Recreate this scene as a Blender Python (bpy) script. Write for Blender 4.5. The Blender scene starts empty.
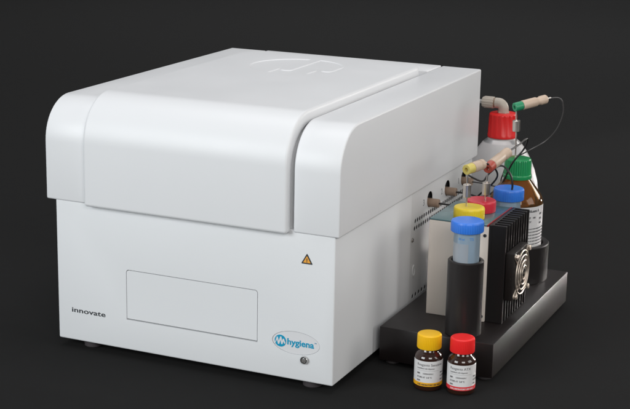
import bpy, bmesh, math, random
from mathutils import Vector, Matrix
random.seed(4)
S = bpy.context.scene
COL = S.collection
R = math.radians

# ------------------------------------------------------------------ camera
def make_camera():
    yaw, pit, rol = 0.4213, -0.251, 0.0185
    fwd = Vector((-math.sin(yaw)*math.cos(pit), math.cos(yaw)*math.cos(pit), math.sin(pit)))
    rt = Vector((math.cos(yaw), math.sin(yaw), 0)); up = rt.cross(fwd)
    r2 = rt*math.cos(rol)+up*math.sin(rol); u2 = r2.cross(fwd)
    cd = bpy.data.cameras.new('camera'); cd.sensor_width = 36; cd.sensor_fit = 'HORIZONTAL'
    cd.lens = 1486.8*36/630; cd.clip_start = .05; cd.clip_end = 100
    co = bpy.data.objects.new('camera', cd); COL.objects.link(co)
    m = Matrix((r2, u2, -fwd)).transposed().to_4x4(); m.translation = (1.0712, -1.5471, .6696)
    co.matrix_world = m
    S.camera = co
make_camera()

# ------------------------------------------------------------------ light
W = bpy.data.worlds.new('World'); S.world = W; W.use_nodes = True
W.node_tree.nodes['Background'].inputs[0].default_value = (.95, .98, 1, 1)
W.node_tree.nodes['Background'].inputs[1].default_value = .16

def area(name, loc, target, sx, sy, power, col=(1, 1, 1)):
    d = bpy.data.lights.new(name, 'AREA'); d.shape = 'RECTANGLE'; d.size = sx; d.size_y = sy
    d.energy = power; d.color = col
    o = bpy.data.objects.new(name, d); COL.objects.link(o); o.location = loc
    o.rotation_euler = (Vector(target)-Vector(loc)).to_track_quat('-Z', 'Y').to_euler()
    return o
area('overhead_softbox', (.2, .35, 2.6), (.2, .4, 0), 2.2, 1.1, 22, (1, .985, 1))
area('front_softbox', (-1.5, -3.4, 1.5), (.3, .2, .15), 2.0, 2.0, 113, (.935, .98, 1))
area('fill_softbox', (2.3, -2.7, 1.7), (.48, .2, .12), 1.5, 1.5, 50, (1, .975, .95))
area('side_softbox', (3.3, .2, 1.3), (.4, .3, .15), 1.6, 1.6, 30, (1, .98, .95))
area('rim_softbox', (1.9, 2.7, .9), (.55, .3, .1), 1.0, .7, 4, (1, .96, .92)).data.spread = R(80)
area('low_strip', (1.75, 2.8, .085), (.57, .22, .026), 1.7, .10, .95, (1, .95, .91)).data.spread = R(7)
area('background_softbox', (-.6, 3.8, 3.0), (-.6, 3.4, 0), 4.0, 2.2, 52, (1, 1, 1)).data.spread = R(110)
S.view_settings.view_transform = 'Standard'; S.view_settings.look = 'None'
S.view_settings.exposure = 0; S.view_settings.gamma = 1
try:
    S.cycles.use_denoising = True
    S.cycles.max_bounces = 10; S.cycles.transmission_bounces = 10; S.cycles.transparent_max_bounces = 12
    S.cycles.caustics_reflective = False; S.cycles.caustics_refractive = False
except Exception: pass

# ------------------------------------------------------------------ materials
def mat(name, col, rough=.5, metal=0, spec=.5, trans=0, bump=0, bscale=200, coat=0, ior=1.45, var=0, vscale=8,
        rvar=0, stretch=None, sss=0):
    m = bpy.data.materials.new(name); m.use_nodes = True
    nt = m.node_tree; b = nt.nodes['Principled BSDF']; L = nt.links.new
    b.inputs['Base Color'].default_value = (*col, 1); b.inputs['Roughness'].default_value = rough
    b.inputs['Metallic'].default_value = metal; b.inputs['Specular IOR Level'].default_value = spec
    b.inputs['Transmission Weight'].default_value = trans; b.inputs['IOR'].default_value = ior
    b.inputs['Coat Weight'].default_value = coat; b.inputs['Coat Roughness'].default_value = .08
    if sss:
        b.inputs['Subsurface Weight'].default_value = sss
        b.inputs['Subsurface Radius'].default_value = (.004, .003, .003); b.inputs['Subsurface Scale'].default_value = 1
    if bump or var or rvar:
        tc = nt.nodes.new('ShaderNodeTexCoord'); src = tc.outputs['Object']
        if stretch:
            mp = nt.nodes.new('ShaderNodeMapping'); mp.inputs['Scale'].default_value = stretch
            L(src, mp.inputs['Vector']); src = mp.outputs['Vector']
    if bump:
        n = nt.nodes.new('ShaderNodeTexNoise'); n.inputs['Scale'].default_value = bscale; n.inputs['Detail'].default_value = 3
        bp = nt.nodes.new('ShaderNodeBump'); bp.inputs['Strength'].default_value = bump; bp.inputs['Distance'].default_value = .0005
        L(src, n.inputs['Vector']); L(n.outputs['Fac'], bp.inputs['Height']); L(bp.outputs['Normal'], b.inputs['Normal'])
    if var:
        n = nt.nodes.new('ShaderNodeTexNoise'); n.inputs['Scale'].default_value = vscale; n.inputs['Detail'].default_value = 5
        mx = nt.nodes.new('ShaderNodeMix'); mx.data_type = 'RGBA'
        mx.inputs['A'].default_value = (*[c*(1-var) for c in col], 1); mx.inputs['B'].default_value = (*[min(1, c*(1+var)) for c in col], 1)
        L(src, n.inputs['Vector']); L(n.outputs['Fac'], mx.inputs['Factor']); L(mx.outputs['Result'], b.inputs['Base Color'])
    if rvar:
        n = nt.nodes.new('ShaderNodeTexNoise'); n.inputs['Scale'].default_value = vscale*2.3; n.inputs['Detail'].default_value = 6
        mr = nt.nodes.new('ShaderNodeMapRange'); mr.inputs['From Min'].default_value = .3; mr.inputs['From Max'].default_value = .7
        mr.inputs['To Min'].default_value = rough-rvar; mr.inputs['To Max'].default_value = rough+rvar
        L(src, n.inputs['Vector']); L(n.outputs['Fac'], mr.inputs['Value']); L(mr.outputs['Result'], b.inputs['Roughness'])
    return m

def translucent(name, col, thru=.35, clear=.0, rough=.25):
    """cloudy plastic: diffuse + translucent + clear, under a gloss"""
    m = bpy.data.materials.new(name); m.use_nodes = True; nt = m.node_tree; L = nt.links.new
    N = nt.nodes.new; out = nt.nodes['Material Output']
    nt.nodes.remove(nt.nodes['Principled BSDF'])
    d = N('ShaderNodeBsdfDiffuse'); t = N('ShaderNodeBsdfTranslucent'); tr = N('ShaderNodeBsdfTransparent'); g = N('ShaderNodeBsdfGlossy')
    d.inputs[0].default_value = t.inputs[0].default_value = (*col, 1); g.inputs['Roughness'].default_value = rough
    tr.inputs[0].default_value = (*[.55+.45*c for c in col], 1)
    m1 = N('ShaderNodeMixShader'); m1.inputs[0].default_value = thru; L(d.outputs[0], m1.inputs[1]); L(t.outputs[0], m1.inputs[2])
    m2 = N('ShaderNodeMixShader'); m2.inputs[0].default_value = clear; L(m1.outputs[0], m2.inputs[1]); L(tr.outputs[0], m2.inputs[2])
    fr = N('ShaderNodeFresnel'); fr.inputs[0].default_value = 1.45
    m3 = N('ShaderNodeMixShader'); L(fr.outputs[0], m3.inputs[0]); L(m2.outputs[0], m3.inputs[1]); L(g.outputs[0], m3.inputs[2])
    L(m3.outputs[0], out.inputs['Surface'])
    return m

M = dict(
    floor=mat('dark_paper', (.0176, .0176, .0176), .95, spec=.05, var=.05, vscale=30),
    white=mat('painted_white_shell', (.74, .75, .765), .41, bump=.05, bscale=900, rvar=.03, vscale=6, var=.012),
    body=mat('painted_white_body', (.72, .735, .75), .42, bump=.06, bscale=1100, rvar=.03, vscale=6, var=.012),
    panel=mat('painted_panel', (.66, .67, .68), .45, bump=.06, bscale=1100, var=.015),
    gap=mat('dark_gap', (.02, .02, .02), .7),
    rubber=mat('rubber', (.045, .039, .042), .6, bump=.1, bscale=600),
    ink=mat('dark_ink', (.035, .04, .045), .6),
    labelink=mat('label_ink', (.11, .105, .11), .6),
    greyink=mat('grey_ink', (.2, .21, .22), .6),
    teal_ink=mat('teal_ink', (.0, .30, .50), .5),
    plate=mat('pale_plate', (.70, .705, .72), .35),
    orange=mat('warning_orange', (.80, .36, .045), .5),
    chrome=mat('chrome', (.62, .61, .6), .22, metal=1, rvar=.06, vscale=40),
    lens=mat('button_lens', (.16, .155, .15), .2, coat=.5),
    black=mat('black_anodised', (.010, .0070, .0070), .40, spec=.55, bump=.05, bscale=700, rvar=.05, vscale=9, stretch=(1, .3, 1)),
    holder=mat('black_machined', (.014, .012, .012), .36, metal=.0, bump=.03, bscale=500, rvar=.06, vscale=26, stretch=(1, 1, .12)),
    sink=mat('black_heat_sink', (.03, .028, .028), .42, metal=.5, bump=.05, bscale=500),
    fanblack=mat('fan_plastic', (.016, .013, .012), .6, spec=.25),
    cream=mat('warm_aluminium', (.80, .73, .655), .42, metal=.0, bump=.08, bscale=500, rvar=.05, vscale=18, stretch=(1, 1, .15)),
    tealtop=mat('teal_anodised', (.125, .225, .242), .22, metal=.35, bump=.04, bscale=600),
    redline=mat('red_gasket', (.28, .025, .03), .4),
    wire=mat('guard_wire', (.62, .53, .45), .36, metal=.75, rvar=.08, vscale=60),
    blue=mat('blue_cap', (.035, .19, .72), .36, sss=.12, bump=.04, bscale=500),
    yellow=mat('yellow_cap', (.80, .60, .025), .38, sss=.12, bump=.04, bscale=500),
    gold=mat('golden_cap', (.85, .48, .008), .36, sss=.08, bump=.04, bscale=500),
    red=mat('red_cap', (.62, .03, .055), .36, sss=.1, bump=.04, bscale=500),
    bright=mat('bright_red_cap', (.80, .022, .022), .34, sss=.08, bump=.04, bscale=500),
    green=mat('green_cap', (.02, .30, .10), .28, sss=.15, bump=.03, bscale=500, coat=.3),
    tubeplastic=translucent('cloudy_tube', (.66, .84, .99), .5, .40, .15),
    frost=translucent('frosted_patch', (.80, .86, .92), .4, .5, .4),
    blueprint=mat('blue_print', (.10, .28, .62), .5),
    milk=translucent('cloudy_white_bottle', (.95, .94, .94), .5, .0, .35),
    amber=mat('amber_glass', (.58, .29, .095), .05, trans=.9, ior=1.14, coat=.5),
    reagent=mat('brown_liquid', (.07, .03, .014), .12, coat=.4),
    vial=mat('dark_amber_vial', (.028, .011, .007), .09, coat=.7),
    label=mat('paper_label', (.66, .655, .655), .55, bump=.03, bscale=300),
    labelgold=mat('golden_band', (.78, .38, .01), .5),
    labelred=mat('red_band', (.66, .03, .04), .5),
    tan=mat('tan_peek', (.56, .43, .33), .42, bump=.06, bscale=400, sss=.05, var=.06, vscale=60),
    darktan=mat('brown_peek', (.31, .22, .16), .45, bump=.06, bscale=400),
    greytan=mat('grey_peek', (.47, .42, .36), .42, bump=.06, bscale=400),
    ringyellow=mat('yellow_collar', (.66, .55, .14), .4, sss=.05),
    ringred=mat('brick_red_collar', (.42, .075, .05), .4, sss=.05),
    ringgreen=mat('green_collar', (.025, .26, .12), .35, sss=.05),
    steel=mat('needle_steel', (.72, .67, .62), .32, metal=1, rvar=.05, vscale=50),
    blacktube=mat('black_tubing', (.015, .014, .014), .35),
    greytube=mat('grey_tubing', (.055, .052, .052), .3),
    cleartube=translucent('clear_tubing', (.75, .74, .73), .4, .4, .1),
)

# ------------------------------------------------------------------ helpers
def link(name, me, m=None, parent=None, smooth=35):
    o = bpy.data.objects.new(name, me); COL.objects.link(o)
    if m is not None:
        me.materials.clear(); me.materials.append(M[m] if isinstance(m, str) else m)
    if smooth:
        me.shade_smooth(); me.set_sharp_from_angle(angle=R(smooth))
    if parent is not None: o.parent = parent
    return o

def obj(name, bm, m, parent=None, smooth=35):
    bmesh.ops.recalc_face_normals(bm, faces=bm.faces)
    me = bpy.data.meshes.new(name); bm.to_mesh(me); bm.free()
    return link(name, me, m, parent, smooth)

def thing(name, label, cat, group=None, loc=(0, 0, 0)):
    o = bpy.data.objects.new(name, None); COL.objects.link(o); o.empty_display_size = .02; o.location = loc
    o['label'] = label; o['category'] = cat
    if group: o['group'] = group
    return o

def adopt(root):
    """parts were built in world space: keep them there under a moved root"""
    bpy.context.view_layer.update()
    for ch in root.children:
        ch.matrix_parent_inverse = Matrix.Identity(4)
        ch.matrix_basis = Matrix.Translation(-Vector(root.location)) @ ch.matrix_basis

def bm_box(bm, x0, x1, y0, y1, z0, z1):
    r = bmesh.ops.create_cube(bm, size=1)
    for v in r['verts']:
        v.co = Vector(((x0+x1)/2+v.co.x*(x1-x0), (y0+y1)/2+v.co.y*(y1-y0), (z0+z1)/2+v.co.z*(z1-z0)))
    return r['verts']

def bevel_all(bm, w, seg=3, ang=30, sel=None):
    bm.normal_update()
    es = [e for e in bm.edges if len(e.link_faces) == 2 and e.calc_face_angle(0) > R(ang) and (sel is None or sel(e))]
    bmesh.ops.bevel(bm, geom=es, offset=w, segments=seg, affect='EDGES', profile=.5, clamp_overlap=True)

def box(x0, x1, y0, y1, z0, z1, bev=0, seg=3):
    bm = bmesh.new(); bm_box(bm, x0, x1, y0, y1, z0, z1)
    if bev: bevel_all(bm, bev, seg)
    return bm

def prism_x(pts, x0, x1):
    """(y,z) outline extruded along X"""
    bm = bmesh.new()
    a = [bm.verts.new((x0, y, z)) for y, z in pts]; b = [bm.verts.new((x1, y, z)) for y, z in pts]
    n = len(pts)
    bm.faces.new(a); bm.faces.new(b[::-1])
    for i in range(n): bm.faces.new((a[i], b[i], b[(i+1) % n], a[(i+1) % n]))
    bmesh.ops.recalc_face_normals(bm, faces=bm.faces)
    return bm

def prism_y(pts, y0, y1, bm=None):
    """(x,z) outline extruded along Y"""
    bm = bm or bmesh.new()
    a = [bm.verts.new((x, y0, z)) for x, z in pts]; b = [bm.verts.new((x, y1, z)) for x, z in pts]
    n = len(pts); bm.faces.new(a); bm.faces.new(b[::-1])
    for i in range(n): bm.faces.new((a[i], b[i], b[(i+1) % n], a[(i+1) % n]))
    bmesh.ops.recalc_face_normals(bm, faces=bm.faces)
    return bm

def prism_z(pts, z0, z1, bm=None):
    bm = bm or bmesh.new()
    a = [bm.verts.new((x, y, z0)) for x, y in pts]; b = [bm.verts.new((x, y, z1)) for x, y in pts]
    n = len(pts); bm.faces.new(a); bm.faces.new(b[::-1])
    for i in range(n): bm.faces.new((a[i], b[i], b[(i+1) % n], a[(i+1) % n]))
    bmesh.ops.recalc_face_normals(bm, faces=bm.faces)
    return bm

def lathe(prof, c=(0, 0, 0), axis=(0, 0, 1), seg=48, ridges=0, rdepth=0, rz=None, bm=None):
    """(r,h) profile revolved; ridges between heights rz cut grip grooves"""
    bm = bm or bmesh.new()
    q = Vector((0, 0, 1)).rotation_difference(Vector(axis).normalized()).to_matrix(); c = Vector(c)
    if ridges: seg = ridges*4
    rings = []
    for r, h in prof:
        if r < 1e-7: rings.append([bm.verts.new(c+q@Vector((0, 0, h)))]); continue
        ring = []
        for i in range(seg):
            a = 2*math.pi*i/seg; rr = r
            if ridges and rz[0] <= h <= rz[1] and i % 4 == 0: rr -= rdepth
            ring.append(bm.verts.new(c+q@Vector((rr*math.cos(a), rr*math.sin(a), h))))
        rings.append(ring)
    for A, B in zip(rings, rings[1:]):
        if len(A) == 1 and len(B) == 1: continue
        for i in range(seg):
            j = (i+1) % seg
            if len(A) == 1: bm.faces.new((A[0], B[i], B[j]))
            elif len(B) == 1: bm.faces.new((A[i], A[j], B[0]))
            else: bm.faces.new((A[i], A[j], B[j], B[i]))
    return bm

def catmull(P, k=10, closed=False):
    P = [Vector(p) for p in P]; out = []; n = len(P)
    rng = range(n if closed else n-1)
    for i in rng:
        g = (lambda j: P[j % n]) if closed else (lambda j: P[max(0, min(n-1, j))])
        a, b, c, d = g(i-1), g(i), g(i+1), g(i+2)
        for t in range(k):
            t /= k
            out.append(.5*((2*b)+(c-a)*t+(2*a-5*b+4*c-d)*t*t+(3*b-a-3*c+d)*t**3))
    if not closed: out.append(P[-1])
    return out

def sweep(path, r, seg=10, closed=False, bm=None):
    bm = bm or bmesh.new(); n = len(path); rings = []; prev = None
    path = [Vector(p) for p in path]
    for i, p in enumerate(path):
        a = path[(i-1) % n] if closed or i else p; b = path[(i+1) % n] if closed or i < n-1 else p
        t = (b-a).normalized()
        if prev is None:
            prev = t.orthogonal().normalized()
        u = (prev-t*prev.dot(t)).normalized(); prev = u; v = t.cross(u)
        rings.append([bm.verts.new(p+r*(u*math.cos(2*math.pi*k/seg)+v*math.sin(2*math.pi*k/seg))) for k in range(seg)])
    for i in range(n if closed else n-1):
        A, B = rings[i], rings[(i+1) % n]
        for k in range(seg): bm.faces.new((A[k], A[(k+1) % seg], B[(k+1) % seg], B[k]))
    if not closed:
        bm.faces.new(rings[0][::-1]); bm.faces.new(rings[-1])
    return bm

def rrect(x0, x1, y0, y1, r, n=6):
    pts = []
    for cx, cy, a0 in ((x1-r, y1-r, 0), (x0+r, y1-r, 90), (x0+r, y0+r, 180), (x1-r, y0+r, 270)):
        for i in range(n+1):
            a = R(a0+90*i/n); pts.append((cx+r*math.cos(a), cy+r*math.sin(a)))
    return pts

def ellipse(cx, cy, a, b, n=64):
    return [(cx+a*math.cos(2*math.pi*i/n), cy+b*math.sin(2*math.pi*i/n)) for i in range(n)]

def cut(o, bm):
    """boolean difference, applied"""
    bmesh.ops.recalc_face_normals(bm, faces=bm.faces)
    me = bpy.data.meshes.new('cutter'); bm.to_mesh(me); bm.free()
    c = bpy.data.objects.new('cutter', me); COL.objects.link(c)
    md = o.modifiers.new('cut', 'BOOLEAN'); md.object = c; md.operation = 'DIFFERENCE'; md.solver = 'EXACT'
    bpy.context.view_layer.update()
    ne = bpy.data.meshes.new_from_object(o.evaluated_get(bpy.context.evaluated_depsgraph_get()))
    o.modifiers.clear(); o.data = ne; bpy.data.objects.remove(c); bpy.data.meshes.remove(me)
    ne.shade_smooth(); ne.set_sharp_from_angle(angle=R(30))

def text_mesh(body, size, bold=0, extrude=.0, xs=1, align='LEFT', spacing=1):
    cu = bpy.data.curves.new('lettering', 'FONT'); cu.body = body; cu.size = size; cu.offset = bold; cu.extrude = extrude
    cu.align_x = align; cu.space_character = spacing; cu.resolution_u = 4
    o = bpy.data.objects.new('lettering', cu); COL.objects.link(o); bpy.context.view_layer.update()
    me = bpy.data.meshes.new_from_object(o.evaluated_get(bpy.context.evaluated_depsgraph_get()))
    bpy.data.objects.remove(o); bpy.data.curves.remove(cu)
    for v in me.vertices: v.co.x *= xs
    me.materials.clear()
    return me

def front_text(name, body, size, x, y, z, m, parent, width=None, bold=0, spacing=1):
    """lettering on a face looking towards -Y"""
    me = text_mesh(body, size, bold, .00012, spacing=spacing)
    w = max(v.co.x for v in me.vertices)
    k = width/w if width else 1
    for v in me.vertices: v.co = Vector((x+v.co.x*k, y-v.co.z, z+v.co.y))
    return link(name, me, m, parent, 0)

def side_text(name, body, size, x, y, z, m, parent):
    me = text_mesh(body, size, 0, .0001, align='CENTER')
    for v in me.vertices: v.co = Vector((x+v.co.z, y+v.co.x, z+v.co.y))
    return link(name, me, m, parent, 0)

def wrap_text(bm, body, size, c, rad, a_mid, s0, z, bold=0, xs=1):
    """lettering bent round a cylinder, s0 = arc distance from the middle direction"""
    me = text_mesh(body, size, bold, .00006, xs)
    for v in me.vertices:
        a = a_mid+(s0+v.co.x)/rad; r = rad+v.co.z
        v.co = Vector((c[0]+r*math.cos(a), c[1]+r*math.sin(a), c[2]+z+v.co.y))
    bm.from_mesh(me); bpy.data.meshes.remove(me)

def wrap_band(c, rad, z0, z1, a0, a1, thick=.00015, n=40):
    bm = bmesh.new(); G = []
    for i in range(n+1):
        a = a0+(a1-a0)*i/n; d = Vector((math.cos(a), math.sin(a), 0)); C = Vector(c)
        G.append([bm.verts.new(C+d*r+Vector((0, 0, z))) for r, z in ((rad, z0), (rad+thick, z0), (rad+thick, z1), (rad, z1))])
    for A, B in zip(G, G[1:]):
        for k in range(4): bm.faces.new((A[k], A[(k+1) % 4], B[(k+1) % 4], B[k]))
    bm.faces.new(G[0]); bm.faces.new(G[-1][::-1])
    return bm

# ------------------------------------------------------------------ setting
bm = bmesh.new()
prof = [(-4, 0)]+[(4.0, 0)]+[(4.0+2*math.sin(R(a)), 2-2*math.cos(R(a))) for a in range(6, 91, 6)]+[(6, 4.5)]
ra = [bm.verts.new((-6, y, z)) for y, z in prof]; rb = [bm.verts.new((7, y, z)) for y, z in prof]
for i in range(len(prof)-1): bm.faces.new((ra[i], rb[i], rb[i+1], ra[i+1]))
fl = obj('backdrop', bm, 'floor'); fl['kind'] = 'structure'

# ------------------------------------------------------------------ the instrument
WX, DY, ZT, ZC = .41, .5135, .3266, .197
inst = thing('laboratory_instrument', 'large white benchtop laboratory analyser with raised lid and drawer front', 'instrument')
def arc(cy, cz, r, a0, a1, n=14): return [(cy+r*math.cos(R(a0+(a1-a0)*i/n)), cz+r*math.sin(R(a0+(a1-a0)*i/n))) for i in range(n+1)]
def shell_profile(y0, zt, r, zb, yb):
    return [(y0, zb)]+arc(y0+r, zt-r, r, 180, 90)+[(yb, zt), (yb, zb)]
# body
BX0, BX1, BY0, BY1 = .0125, .4046, .002, .508
b = obj('body', box(BX0, BX1, BY0, BY1, .0100, .2000, .0022), 'body', inst)
def drawer_outline(x0, x1, z0, z1, r, n=6):
    return [(x0, z0), (x1, z0)]+[(x1-r+r*math.cos(R(a*90/n)), z1-r+r*math.sin(R(a*90/n))) for a in range(n+1)]+[(x0+r+r*math.cos(R(90+a*90/n)), z1-r+r*math.sin(R(90+a*90/n))) for a in range(n+1)]
cut(b, prism_y(drawer_outline(.1161, .3029, .0506, .1174, .004), BY0-.01, BY0+.006))       # drawer opening
cut(b, prism_y(ellipse(.3549, .0578, .0320, .0147), BY0-.01, BY0+.0016))          # badge recess
cut(b, box(BX1-.006, BX1+.01, .2550, .5070, .0125, .1990))                        # service panel opening
# drawer
obj('opening_shadow', prism_y(drawer_outline(.1163, .3027, .0508, .1172, .004), BY0+.0052, BY0+.0058), 'gap', b)
obj('drawer_front', prism_y(drawer_outline(.1169, .3020, .0523, .1165, .0032), BY0+.0002, BY0+.005), 'body', inst)
# badge
bp = obj('badge', prism_y(ellipse(.3549, .0578, .0314, .0141), BY0+.0006, BY0+.0014), 'plate', inst)
cx, cz, cr = .3340, .0576, .0076
emb = prism_y(ellipse(cx, cz, cr, cr, 48), BY0+.0001, BY0+.0005)
eo = obj('emblem', emb, 'teal_ink', bp)
zig = [(-1.25, -.62), (-.55, .50), (-.30, -.50), (.08, .62), (.28, -.45), (.55, .30), (.80, -.30)]
def zigzag(pts, w):
    """thick polyline in the plane"""
    out = []
    for (x0, z0), (x1, z1) in zip(pts, pts[1:]):
        d = Vector((x1-x0, z1-z0)).normalized(); n = Vector((-d.y, d.x))*w/2; e = d*w*.3
        out.append([(x0-e.x+n.x, z0-e.y+n.y), (x1+e.x+n.x, z1+e.y+n.y), (x1+e.x-n.x, z1+e.y-n.y), (x0-e.x-n.x, z0-e.y-n.y)])
    return out
bmz = bmesh.new()
for i, q in enumerate(zigzag([(cx+a*cr, cz+c*cr) for a, c in zig], cr*.24)):
    q = [(max(cx-cr*1.0, x), z) for x, z in q]
    prism_y(q, BY0-.00002-.00002*i, BY0+.0003, bmz)
obj('emblem_stroke', bmz, 'plate', eo)
front_text('wordmark', 'hygiena', .0112, .3428, BY0+.0004, .0545, 'teal_ink', bp, width=.0362, bold=.00027)
front_text('trademark', 'TM', .0020, .3795, BY0+.0004, .0606, 'teal_ink', bp)
# front lettering, warning sign, button
front_text('lettering', 'innovate', .0092, .0330, BY0-.0001, .0487, 'ink', inst, width=.0515, bold=.00016, spacing=1.02)
tx, tz = .3680, .1642
def tri(cx, cz, h, r=.0008):
    pts = []
    for k in range(3):
        a = R(90+120*k); c = Vector((cx+h*math.cos(a), cz+h*math.sin(a)))
        for da in (-40, 0, 40): pts.append((c.x+r*math.cos(a+R(da)), c.y+r*math.sin(a+R(da))))
    return pts
wl = obj('warning_sign', prism_y(tri(tx, tz, .0074), BY0-.0003, BY0-.0001), 'ink', inst)
obj('sign_field', prism_y(tri(tx, tz, .0050, .0004), BY0-.0005, BY0-.0003), 'orange', wl)
bmx = prism_y([(tx-.0006, tz+.0026), (tx+.0006, tz+.0026), (tx+.0004, tz-.0008), (tx-.0004, tz-.0008)], BY0-.0007, BY0-.0005)
prism_y(ellipse(tx, tz-.0018, .0006, .0006, 12), BY0-.0007, BY0-.0005, bmx)
obj('exclamation_mark', bmx, 'ink', wl)
pb = obj('power_button', lathe([(.0048, 0), (.0048, .0030), (.0044, .0036), (.0034, .0036), (.0032, .0028), (0, .0028)], (.3672, BY0, .0385), (0, -1, 0), 40), 'chrome', inst)
obj('button_lens', lathe([(.0031, .0020), (.0031, .0031), (.0026, .0034), (0, .0036)], (.3672, BY0, .0385), (0, -1, 0), 32), 'lens', pb)
# feet
for fx, fy in ((.054, .0205), (.370, .0205), (.052, .47), (.372, .47)):
    obj('foot', lathe([(0, 0), (.0105, 0), (.0120, .0015), (.0125, .0115), (0, .0115)], (fx, fy, 0)), 'rubber', inst)
# cover: two wings and the core between them
G0, G1 = .0605, .3500
bm = prism_x(shell_profile(0, ZT, .054, ZC, DY), 0, G0); bevel_all(bm, .0022, 3, 40)
bm2 = prism_x(shell_profile(0, ZT, .054, ZC, DY), G1, WX); bevel_all(bm2, .0022, 3, 40)
bm3 = prism_x(shell_profile(.008, ZT-.0105, .050, ZC+.003, DY-.004), G0-.01, G1+.01)
me = bpy.data.meshes.new('cover')
for q in (bm2, bm3):
    q.to_mesh(me); bm.from_mesh(me); q.free()
cv = obj('cover', bm, 'white', inst)
hb = box(.0625, .3478, .4535, DY-.0002, ZT-.03, ZT+.0006, .0015)
obj('hinge_strip', hb, 'white', inst)
# lid
LX0, LX1, LY, LZ, LB = .0620, .3455, -.0095, .3366, .452
outer = [(LY, .1957)]+arc(LY+.060, LZ-.060, .060, 180, 90, 18)+[(LB, LZ)]
inner = [(LB, LZ-.017)]+arc(.0045+.052, LZ-.017-.052, .052, 90, 180, 18)+[(.0045, .1957)]
bm = prism_x(outer+inner, LX0, LX1)
bevel_all(bm, .034, 10, 40, lambda e: abs(e.verts[0].co.y-LB) < 1e-4 and abs(e.verts[1].co.y-LB) < 1e-4 and abs(e.verts[0].co.x-e.verts[1].co.x) < 1e-5)
bevel_all(bm, .0042, 8, 42)
lid = obj('lid', bm, 'white', inst, 30)
# pressed emblem: a disc with a rising zigzag left standing
ecx, ecy, er = .192, .343, .065
disc = [(ecx+er*math.cos(2*math.pi*i/72), ecy+er*math.sin(2*math.pi*i/72)) for i in range(72)]
def frustum(lo, hi, z0, z1):
    q = bmesh.new(); n = len(lo)
    a = [q.verts.new((x, y, z0)) for x, y in lo]; c = [q.verts.new((x, y, z1)) for x, y in hi]
    q.faces.new(a); q.faces.new(c[::-1])
    for i in range(n): q.faces.new((a[i], c[i], c[(i+1) % n], a[(i+1) % n]))
    bmesh.ops.recalc_face_normals(q, faces=q.faces)
    return q
disc_hi = [(ecx+(x-ecx)*1.07, ecy+(y-ecy)*1.07) for x, y in disc]
eb = frustum(disc, disc_hi, LZ-.0008, LZ+.0008)
em = bpy.data.meshes.new('recess'); eb.to_mesh(em); eb.free()
eo2 = bpy.data.objects.new('recess', em); COL.objects.link(eo2)
for x0, x1, y0, y1 in ((-.46, -.22, -1.3, -.39), (-.13, .11, -.60, 1.3), (.38, .62, -1.3, -.27), (.74, .97, -.34, .56)):
    q = [ecx+x0*.063, ecx+x1*.063, ecy+y0*.063, ecy+y1*.063]; g = .0020
    cut(eo2, frustum(rrect(q[0]-g, q[1]+g, q[2]-g, q[3]+g, .0068, 8), rrect(q[0]+g, q[1]-g, q[2]+g, q[3]-g, .0048, 8), LZ-.0009, LZ+.0009))
bq = bmesh.new(); bq.from_mesh(eo2.data); bpy.data.objects.remove(eo2)
cut(lid, bq)
lid.data.set_sharp_from_angle(angle=R(16))
# right side service panel, vents and ports
obj('panel_shadow', box(BX1-.0056, BX1-.0050, .2553, .5067, .0128, .1987), 'gap', inst)
PX = BX1-.0004
sp = obj('service_panel', box(PX-.0007, PX, .2561, .5064, .0130, .1985), 'panel', inst)
hol = bmesh.new()
for k in range(24): lathe([(0, -.01), (.0034, -.01), (.0034, .01), (0, .01)], (PX, .2732+.0085*k, .1533), (1, 0, 0), 12, bm=hol)
for k in range(24): lathe([(0, -.01), (.0034, -.01), (.0034, .01), (0, .01)], (PX, .2711+.0085*k, .1434), (1, 0, 0), 12, bm=hol)
for k in range(16): lathe([(0, -.01), (.0034, -.01), (.0034, .01), (0, .01)], (PX, .2720+.0119*k, .0473), (1, 0, 0), 12, bm=hol)
PORTS = [(.3272, .1672), (.3991, .1676), (.4698, .1676)]
for y, z in PORTS: lathe([(0, -.01), (.0112, -.01), (.0112, .01), (0, .01)], (PX, y, z+.0045), (1, 0, 0), 32, bm=hol)
cut(sp, hol)
for n, y in (('3', .3030), ('2', .3756), ('1', .4474)):
    side_text('port_number', n, .0125, PX+.0002, y, .1680, 'greyink', sp)
for y, z in ((.2612, .1295), (.2612, .030)):
    sc = obj('screw', lathe([(.0032, 0), (.0032, .0012), (.0024, .0021), (.0010, .0021), (.0009, .0012), (0, .0012)], (PX, y, z), (1, 0, 0), 24), 'chrome', inst)
lt = bmesh.new(); lathe([(.0050, 0), (.0050, .0006), (.0046, .0009), (.0036, .0009), (.0032, .0002), (0, .0002)], (PX, .2715, .0838), (1, 0, 0), 28, bm=lt)
for v in lt.verts: v.co.z = .0838+(v.co.z-.0838)*1.7
obj('latch', lt, 'panel', inst)

# ------------------------------------------------------------------ tray
TX0, TX1, TY0, TY1, TZ = .4143, .5655, .128, .476, .0502
tray = thing('equipment_tray', 'long black metal base tray carrying the bottles and cooling block beside the white instrument', 'tray', loc=(.49, .30, 0))
obj('slab', box(TX0, TX1, TY0, TY1, .0055, TZ, .0009, 2), 'black', tray)
for fx in (TX0+.014, TX1-.014):
    for fy in (TY0+.014, TY1-.014):
        obj('foot', lathe([(0, 0), (.0085, 0), (.0095, .001), (.0095, .0056), (0, .0056)], (fx, fy, 0)), 'rubber', tray)
adopt(tray)

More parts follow.
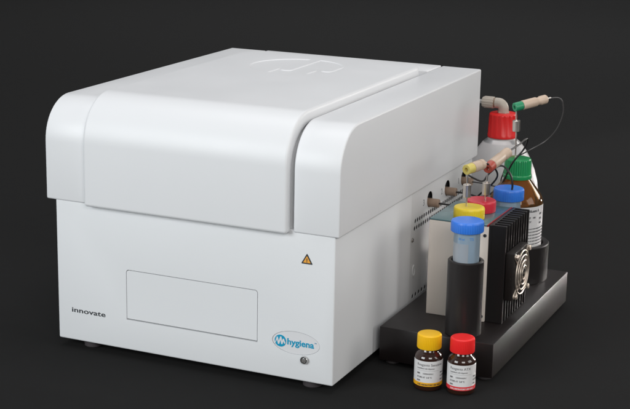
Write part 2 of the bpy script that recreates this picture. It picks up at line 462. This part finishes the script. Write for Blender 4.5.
# ------------------------------------------------------------------ cooling block
KX0, KX1, KY0, KY1, KZ = .4482, .5278, .2046, .308, .1794
blk = thing('cooling_block', 'cream sided cooling block with teal top, black finned heat sink and fan', 'cooling block', loc=(.49, .256, TZ))
obj('housing', box(KX0, KX1, KY0, KY1, TZ+.0002, KZ-.0022, .0008, 2), 'cream', blk)
tp = obj('top_plate', box(KX0+.0003, KX1-.0022, KY0+.0003, KY1, KZ-.0020, KZ, .0005, 2), 'tealtop', blk)
WELLS = [(.4936, .2286), (.4951, .2712)]
obj('gasket', box(KX1-.0020, KX1-.0003, KY0+.0005, KY1, KZ-.0021, KZ+.0004), 'redline', blk)
for z in (.1655, .0575):
    obj('screw', lathe([(.0022, 0), (.0022, .0008), (.0017, .0013), (.0009, .0013), (.0008, .0004), (0, .0004)], (.5238, KY0, z), (0, -1, 0), 20), 'ink', blk)
hs = bmesh.new()
HX0, HX1 = KX1+.0002, .5508
bm_box(hs, HX0, HX0+.004, .2072, .3100, TZ+.0003, KZ)
bm_box(hs, HX0+.004, HX1, .2072, .2112, TZ+.0003, KZ+.0004)
nf = 10
for k in range(1, nf):
    y = .2100+k*(.0976/(nf-1)); bm_box(hs, HX0+.0038, HX1, y-.0006, y+.0022, TZ+.0003, KZ-.0002)
bevel_all(hs, .0003, 1, 60)
obj('heat_sink', hs, 'sink', blk)
FY, FZ, FH = .2405, .1135, .0315
fan = obj('fan', box(HX1+.0002, HX1+.0118, FY-FH, FY+FH, FZ-FH, FZ+FH, .0015), 'fanblack', blk)
cut(fan, lathe([(0, -.02), (.0292, -.02), (.0292, .02), (0, .02)], (HX1+.006, FY, FZ), (1, 0, 0), 48))
hubm = lathe([(0, .001), (.0105, .001), (.0105, .0092), (.0095, .0100), (0, .0100)], (HX1, FY, FZ), (1, 0, 0), 32)
for k in range(7):
    a = 2*math.pi*k/7; d = Vector((0, math.cos(a), math.sin(a))); t = Vector((0, -math.sin(a), math.cos(a)))
    C = Vector((HX1, FY, FZ)); vs = []
    for rr, hw in ((.0098, .0040), (.0195, .0075), (.0282, .0095)):
        for s in (-1, 1):
            for th in (-.0004, .0004):
                vs.append(hubm.verts.new(C+d*rr+t*(s*hw+rr*.25)+Vector((.0054+s*.0028+th, 0, 0))))
    for j in (0, 4):
        A = vs[j:j+4]; B = vs[j+4:j+8]
        for u, w in ((0, 1), (1, 3), (3, 2), (2, 0)): hubm.faces.new((A[u], A[w], B[w], B[u]))
    hubm.faces.new((vs[0], vs[1], vs[3], vs[2])); hubm.faces.new((vs[8], vs[9], vs[11], vs[10]))
obj('impeller', hubm, 'fanblack', fan)
gd = bmesh.new(); GX = HX1+.0148
for rr, dx in ((.0090, .0016), (.0158, .0010), (.0224, .0003), (.0286, -.0006)):
    sweep([(GX+dx, FY+rr*math.cos(2*math.pi*i/48), FZ+rr*math.sin(2*math.pi*i/48)) for i in range(48)], .00100, 8, True, gd)
for sy in (-1, 1):
    for sz in (-1, 1):
        u = Vector((0, sy, sz)).normalized(); C = Vector((GX-.0010, FY, FZ)); t = Vector((0, -u.z, u.y))
        loop = [C+u*.0075+t*.0030+Vector((.0008, 0, 0)), C+u*.022+t*.0030, C+u*.0365+t*.0030-Vector((.0015, 0, 0)), C+u*.0402-Vector((.0018, 0, 0)), C+u*.0365-t*.0030-Vector((.0015, 0, 0)), C+u*.022-t*.0030, C+u*.0075-t*.0030+Vector((.0008, 0, 0))]
        sweep(catmull(loop, 6), .00095, 8, False, gd)
obj('fan_guard', gd, 'wire', fan)
for sy in (-1, 1):
    for sz in (-1, 1):
        obj('guard_screw', lathe([(.0022, 0), (.0022, .0026), (.0036, .0028), (.0036, .0044), (.0028, .0052), (.0012, .0052), (.0010, .0042), (0, .0042)], (HX1+.0115, FY+sy*.0262, FZ+sz*.0262), (1, 0, 0), 20), 'wire', fan)
adopt(blk)

# ------------------------------------------------------------------ tubes
def cap_profile(r, h, lip=.0010):
    return [(0, h), (r-.004, h), (r-.0022, h-.0001), (r-.0008, h-.0007), (r-.0002, h-.0020), (r, h-.0030), (r, .0006), (r-.0005, 0), (r-.0025, 0), (r-.0028, .002), (0, .002)]
def conical_tube(x, y, zb, zcap, capr, caph, r, mcap, label, print_=False, grp=None):
    t = thing('sample_tube', label, 'tube', grp, (x, y, zb))
    o = obj('tube_body', lathe([(0, 0), (.004, .0005), (r*.75, .014), (r, .018), (r, zcap+.004-zb), (r-.0012, zcap+.004-zb), (r-.0012, .0185), (r*.7, .0155), (.003, .0025), (0, .002)], (x, y, zb), seg=48), 'tubeplastic', t)
    obj('cap', lathe(cap_profile(capr, caph), (x, y, zcap), ridges=42, rdepth=.00025, rz=(.0005, caph-.002)), mcap, t)
    if print_:
        am = math.atan2(-1.55-y, 1.07-x)
        obj('writing_patch', wrap_band((x, y, 0), r+.00005, zb+.05, zcap-.0135, am-1.4, am+.14, .00008), 'frost', o)
        bmw = bmesh.new()
        wrap_text(bmw, '50 ml', .0036, (x, y, 0), r+.0002, am, -.011, zcap-.0085, .0001)
        wrap_text(bmw, 'TS', .0050, (x, y, 0), r+.0002, am, .0035, zcap-.0085, .0001)
        obj('printing', bmw, 'blueprint', o, 0)
    return t
def ring_holder(name, x, y, r, rin, ztop, label, grp=None, depth=.09, seg=64):
    h = ztop-TZ
    o = obj(name, lathe([(0, .0003), (r-.0006, .0003), (r, .0009), (r, h-.0012), (r-.0012, h), (rin+.0010, h), (rin, h-.0010), (rin, h-depth), (0, h-depth)], (x, y, TZ), seg=seg), 'holder')
    o['label'] = label; o['category'] = 'holder'
    if grp: o['group'] = grp
    return o
ring_holder('tube_holder', .5168, .1530, .0226, .0181, .1470, 'tall black cylinder holding the front blue capped tube', 'black tube holders')
t1 = conical_tube(.5168, .1530, .062, .1838, .0206, .0140, .0165, 'blue', 'clear conical tube with blue cap standing in the tall black cylinder at the front', True, 'blue capped conical tubes')
adopt(t1)
ring_holder('tube_holder', .5121, .3400, .0226, .0181, .1470, 'black cylinder hidden behind the cooling block, under the rear blue capped tube', 'black tube holders')
t2 = conical_tube(.5121, .3400, .062, .1822, .0206, .0158, .0165, 'blue', 'blue capped clear tube behind the heat sink, thin black line entering its cap', False, 'blue capped conical tubes')
adopt(t2)
def block_tube(x, y, mcap, label):
    t = thing('reagent_tube', label, 'tube', 'tubes in the cooling block', (x, y, KZ))
    obj('cap', lathe(cap_profile(.0201, .0152), (x, y, KZ+.0004), ridges=42, rdepth=.00025, rz=(.0005, .0125)), mcap, t)
    adopt(t)
block_tube(*WELLS[0], 'yellow', 'yellow capped tube sunk in the teal topped cooling block')
block_tube(*WELLS[1], 'red', 'red capped tube sunk in the cooling block behind the yellow one')

# ------------------------------------------------------------------ amber bottle in its holder
ax, ay = .4994, .4200
ring_holder('bottle_holder', ax, ay, .0492, .0405, .1030, 'wide black cylinder holding the amber bottle at the rear of the tray', depth=.045)
ab = thing('amber_bottle', 'brown amber glass bottle with ribbed green cap and white label', 'bottle', loc=(ax, ay, .0582))
z0 = .0584
def bottle_prof(R0, zsh, rn, zn, ztop, th):
    o = [(0, 0), (R0-.004, 0), (R0-.001, .001), (R0, .004), (R0, zsh-.006), (R0-.0008, zsh-.001), (R0-.003, zsh+.004)]
    n = 8
    for i in range(1, n+1):
        t = i/n; o.append((R0-.003+(rn-R0+.003)*t, zsh+.004+(zn-zsh-.004)*(t**.92)))
    o += [(rn, zn+.002), (rn, ztop)]
    i_ = [(max(0, r-th) if r > 0 else 0, h+(th if k < 3 else (th*.4 if 3 <= k < len(o)-2 else 0))) for k, (r, h) in enumerate(o)]
    return o, i_
po, pi_ = bottle_prof(.0380, .1660-z0, .0165, .1945-z0, .2150-z0, .0022)
pi_ = [(r, h-.0016) if 4 < k < len(pi_)-2 else (r, h) for k, (r, h) in enumerate(pi_)]
gb = obj('glass', lathe(po+pi_[::-1], (ax, ay, z0), seg=72), 'amber', ab, 50)
zl = .1500-z0
liq = [(0, .0030), (.031, .0030), (.0350, .006), (.0352, zl), (.0346, zl+.0004), (0, zl+.0004)]
obj('liquid', lathe(liq, (ax, ay, z0), seg=64), 'reagent', ab)
obj('cap', lathe([(0, .0285), (.0150, .0285), (.0172, .0282), (.0183, .0270), (.0186, .0255), (.0192, .0062), (.0198, .0056), (.0200, .0050), (.0200, .0008), (.0195, 0), (.0172, 0), (.0170, .003), (0, .003)], (ax, ay, .1938), ridges=36, rdepth=.0009, rz=(.006, .0262)), 'green', ab)
acam = math.atan2(-1.55-ay, 1.07-ax)
al = obj('label_paper', wrap_band((ax, ay, 0), .0381, .090, .1595, acam-.5, acam+1.45), 'label', ab)
bmw = bmesh.new()
rows = [(.1520, 'Diluent A', .0054, 0), (.1430, 'REF   100', .0036, 1), (.1372, 'LOT', .0036, 1)]
for z, s, h, k in rows: wrap_text(bmw, s, h, (ax, ay, 0), .0384, acam, .0175, z, .0001)
for z in (.1472, .1405, .1340): wrap_text(bmw, 'IVD', .0038, (ax, ay, 0), .0384, acam, .040, z, .0001)
for k in range(6):
    wrap_text(bmw, 'Store at room temperature. Keep away from light', .0027, (ax, ay, 0), .0384, acam, .0165, .1275-.0044*k, .00008)
obj('label_print', bmw, 'ink', al, 0)
adopt(ab)

# ------------------------------------------------------------------ big white bottle
wx, wy = .4260, .5800
wb = thing('plastic_bottle', 'large cloudy white bottle with red screw cap standing behind the instrument', 'bottle', loc=(wx, wy, 0))
wo = [(0, .002), (.050, 0), (.0560, .002), (.0590, .008), (.0592, .118), (.0585, .134), (.0560, .150), (.0515, .166), (.0450, .182), (.0372, .196), (.0290, .2075), (.0222, .2130), (.0195, .2160), (.0192, .2400)]
wi = [(max(0, r-.0012), h+.001) for r, h in wo[1:]]
obj('bottle_wall', lathe(wo+wi[::-1]+[(0, .003)], (wx, wy, 0), seg=72), 'milk', wb, 50)
obj('cap', lathe([(0, .0370), (.0175, .0370), (.0196, .0366), (.0207, .0352), (.0210, .0335), (.0218, .0060), (.0222, .0045), (.0222, .0008), (.0216, 0), (.0200, 0), (.0198, .003), (0, .003)], (wx, wy, .2155), ridges=16, rdepth=.0010, rz=(.0055, .0345)), 'bright', wb)
adopt(wb)
# elbow and tube from bottle cap to the instrument
el = thing('elbow_fitting', 'grey tan elbow connector with knurled nut on the red cap', 'fitting', loc=(wx, wy, .2525))
er_ = .0079
bm = sweep([(wx, wy, .2524), (wx, wy, .2580)]+[(wx-.0085+.0085*math.cos(R(a)), wy, .2580+.0085*math.sin(R(a))) for a in range(10, 91, 10)]+[(wx-.0125, wy, .2665)], er_, 24)
lathe([(0, 0), (.0095, 0), (.0095, .002), (0, .002)], (wx, wy, .2526), seg=6, bm=bm)
obj('elbow', bm, 'greytan', el)
obj('nut', lathe([(0, 0), (.0084, 0), (.0089, .0006), (.0089, .0145), (.0074, .0178), (.0040, .0180), (0, .0180)], (wx-.0150, wy, .2665), (-1, 0, 0), ridges=12, rdepth=.0009, rz=(.0005, .015)), 'greytan', el)
obj('collar', lathe([(0, 0), (.0068, 0), (.0068, .0030), (0, .0030)], (wx-.0124, wy, .2665), (-1, 0, 0), 20), 'darktan', el)
obj('tubing', sweep(catmull([(wx-.0325, wy, .2665), (wx-.045, wy, .2660), (wx-.066, wy-.004, .258), (wx-.080, wy-.03, .235), (wx-.083, wy-.0645, .21)], 10), .0032, 10), 'cleartube', el)
adopt(el)

# ------------------------------------------------------------------ tubing lines with needles
def cyl_between(a, b, r0, r1=None, seg=24, bev=.0005, hole=0):
    a = Vector(a); b = Vector(b); h = (b-a).length; r1 = r1 or r0
    p = [(0, .0)] if not hole else [(0, .004), (hole, .004), (hole, 0)]
    p += [(r0-bev, 0), (r0, bev), (r1, h-bev), (r1-bev, h), (0, h)]
    return lathe(p, a, b-a, seg)
def line(name_lab, needle_xy, zcap, zring, ring_mat, ring_dir, body_len, ring_r, tail, port, cyl, lean=(0, 0)):
    nx, ny = needle_xy
    t = thing('tubing_line', name_lab, 'tubing', 'lines with needle connectors', loc=(nx, ny, zcap))
    top = Vector((nx+lean[0], ny+lean[1], zring))
    d = Vector(ring_dir).normalized()
    obj('needle', sweep(catmull([(nx, ny, zcap-.004), (nx+lean[0]*.3, ny+lean[1]*.3, (zcap+zring)/2), (top.x, top.y, zring-.004), top+d*.004], 8), .0011, 10), 'steel', t)
    c0 = Vector((nx+lean[0]*.3, ny+lean[1]*.3, cyl[0])); c1 = Vector((nx+lean[0]*.5, ny+lean[1]*.5, cyl[1]))
    obj('sleeve', cyl_between(c0, c1, .0054, seg=28, hole=.0018), 'steel', t)
    s = top-d*.0035
    obj('collar', cyl_between(s, s+d*.0125, ring_r, hole=.0028), ring_mat, t)
    bmn = lathe([(0, 0), (ring_r-.0004, 0), (ring_r+.0004, .0006), (ring_r+.0004, body_len*.55), (ring_r-.0008, body_len*.60), (ring_r-.0008, body_len*.68), (ring_r+.0002, body_len*.72), (ring_r+.0002, body_len-.002), (ring_r-.0014, body_len), (0, body_len)], s+d*.0127, d, 28)
    obj('connector', bmn, 'tan', t)
    e = s+d*(.0127+body_len)
    obj('ferrule', cyl_between(e-d*.001, e+d*.007, .0013), 'steel', t)
    pts = [e+d*.004]+[Vector(q) for q in tail]
    if port is not None:
        y, z = port; P = Vector((PX, y, z))
        pts += [P+Vector((.052, .004, -.003)), P+Vector((.030, .001, -.0006)), P+Vector((.013, 0, 0))]
        obj('port_plug', lathe([(0, -.004), (.0060, -.004), (.0060, .0128), (.0054, .0136), (.0018, .0136), (0, .0136)], P, (1, 0, 0), 28), 'darktan', t)
    obj('tubing', sweep(catmull(pts, 12), .00125 if ring_mat != 'ringgreen' else .00095, 8), 'blacktube' if ring_mat != 'ringgreen' else 'greytube', t)
    adopt(t)
    return t
# yellow
line('yellow collared connector and needle over the yellow cap, line to the nearest port', (.4899, .2270), .1945, .2438, 'ringyellow', (.30, .92, .06), .024, .0066,
     [(.5085, .276, .2390), (.5090, .294, .2240), (.4980, .305, .2080), (.477, .318, .188)], PORTS[0], (.2070, .2240))
line('brick red collared connector and needle over the red cap, line to the middle port', (.5005, .2712), .1940, .2388, 'ringred', (.16, .96, .20), .047, .0069,
     [(.5175, .360, .2545), (.5210, .385, .2580), (.5150, .392, .2420), (.500, .389, .2200), (.478, .410, .181)], PORTS[1], (.2020, .2185), (.003, 0))
line('green collared connector and needle over the green bottle cap, grey loop behind', (.4960, .4170), .2210, .2945, 'ringgreen', (.66, .74, .17), .040, .0062,
     [(.5395, .468, .3030), (.5445, .472, .2955), (.5450, .474, .2790), (.5370, .472, .2560), (.5230, .466, .2390), (.505, .452, .2270), (.478, .448, .2080), (.462, .47, .180)], PORTS[2], (.2600, .2755), (-.002, 0))
# black line into rear blue cap
bl = thing('tubing_line', 'thin black line arching over into the rear blue cap', 'tubing', loc=(.5185, .3350, .197))
obj('tubing', sweep(catmull([(.519, .3300, .1940), (.5195, .3300, .2040), (.5175, .3310, .2140), (.5120, .3330, .2220), (.5040, .3370, .2270), (.492, .350, .2230), (.47, .380, .204), (.445, .43, .180), (.4050, .487, .1730)], 12), .0014, 10), 'blacktube', bl)
adopt(bl)

# ------------------------------------------------------------------ vials in front
def vial(x, y, cap_m, band_m, label, l1):
    v = thing('reagent_vial', label, 'vial', 'vials in front of the tray', (x, y, 0)); r = .0173
    c = (x, y, 0)
    obj('glass', lathe([(0, .0012), (r-.004, .0008), (r-.0026, 0), (r-.0008, .0008), (r, .003), (r, .0405), (r-.0006, .0432), (r-.0022, .0455), (r-.0048, .0475), (r-.0062, .0490), (r-.0062, .0560), (0, .0560)], c, seg=64), 'vial', v, 50)
    obj('cap', lathe([(0, .0180), (.0115, .0180), (.0136, .0177), (.0146, .0168), (.0149, .0155), (.0151, .0008), (.0146, 0), (.0124, 0), (.0122, .002), (0, .002)], (x, y, .0522), ridges=44, rdepth=.00045, rz=(.0007, .0160)), cap_m, v)
    am = math.atan2(-1.5471-y, 1.0712-x)
    lb = obj('label_paper', wrap_band(c, r+.00004, .0068, .0390, am-1.50, am+1.5, .00014), 'label', v)
    obj('colour_band', wrap_band(c, r+.0002, .0068, .0116, am-1.50, am+1.5, .00012), band_m, lb)
    b = bmesh.new(); s = -.0150; rr = r+.0003
    wrap_text(b, l1, .0046, c, rr, am, s, .0330, 0)
    wrap_text(b, 'Lyophilised with dispenser', .0027, c, rr, am, s, .0290, 0, .80)
    wrap_text(b, '_'*28, .0024, c, rr, am, s, .0272, 0, .85)
    wrap_text(b, 'REF:', .0026, c, rr, am, s, .0222, .00012); wrap_text(b, '100004/60A1', .0028, c, rr, am, s+.0080, .0222, 0, .9)
    wrap_text(b, 'STORE AT  2-8 \u00b0C', .0028, c, rr, am, s, .0175, .00006, .9)
    wrap_text(b, 'EXP:', .0026, c, rr, am, s, .0132, .00012)
    for z, w in ((.0232, '30 ml'), (.0188, 'LOT 12'), (.0142, 'USE')): wrap_text(b, w, .0026, c, rr, am, .0165, z, .00010)
    obj('label_print', b, 'labelink', lb, 0)
    b = bmesh.new(); wrap_text(b, 'FOR LABORATORY USE ONLY', .0026, c, r+.0004, am, -.0140, .0080, .0001, .9)
    obj('band_print', b, 'ink' if band_m == 'labelgold' else 'label', lb, 0)
    adopt(v)
vial(.4990, .0790, 'gold', 'labelgold', 'small dark vial with golden yellow cap and yellow banded label', 'Reagents Sensitive')
vial(.5397, .0844, 'bright', 'labelred', 'small dark vial with bright red cap and red banded label', 'Reagents ATX')
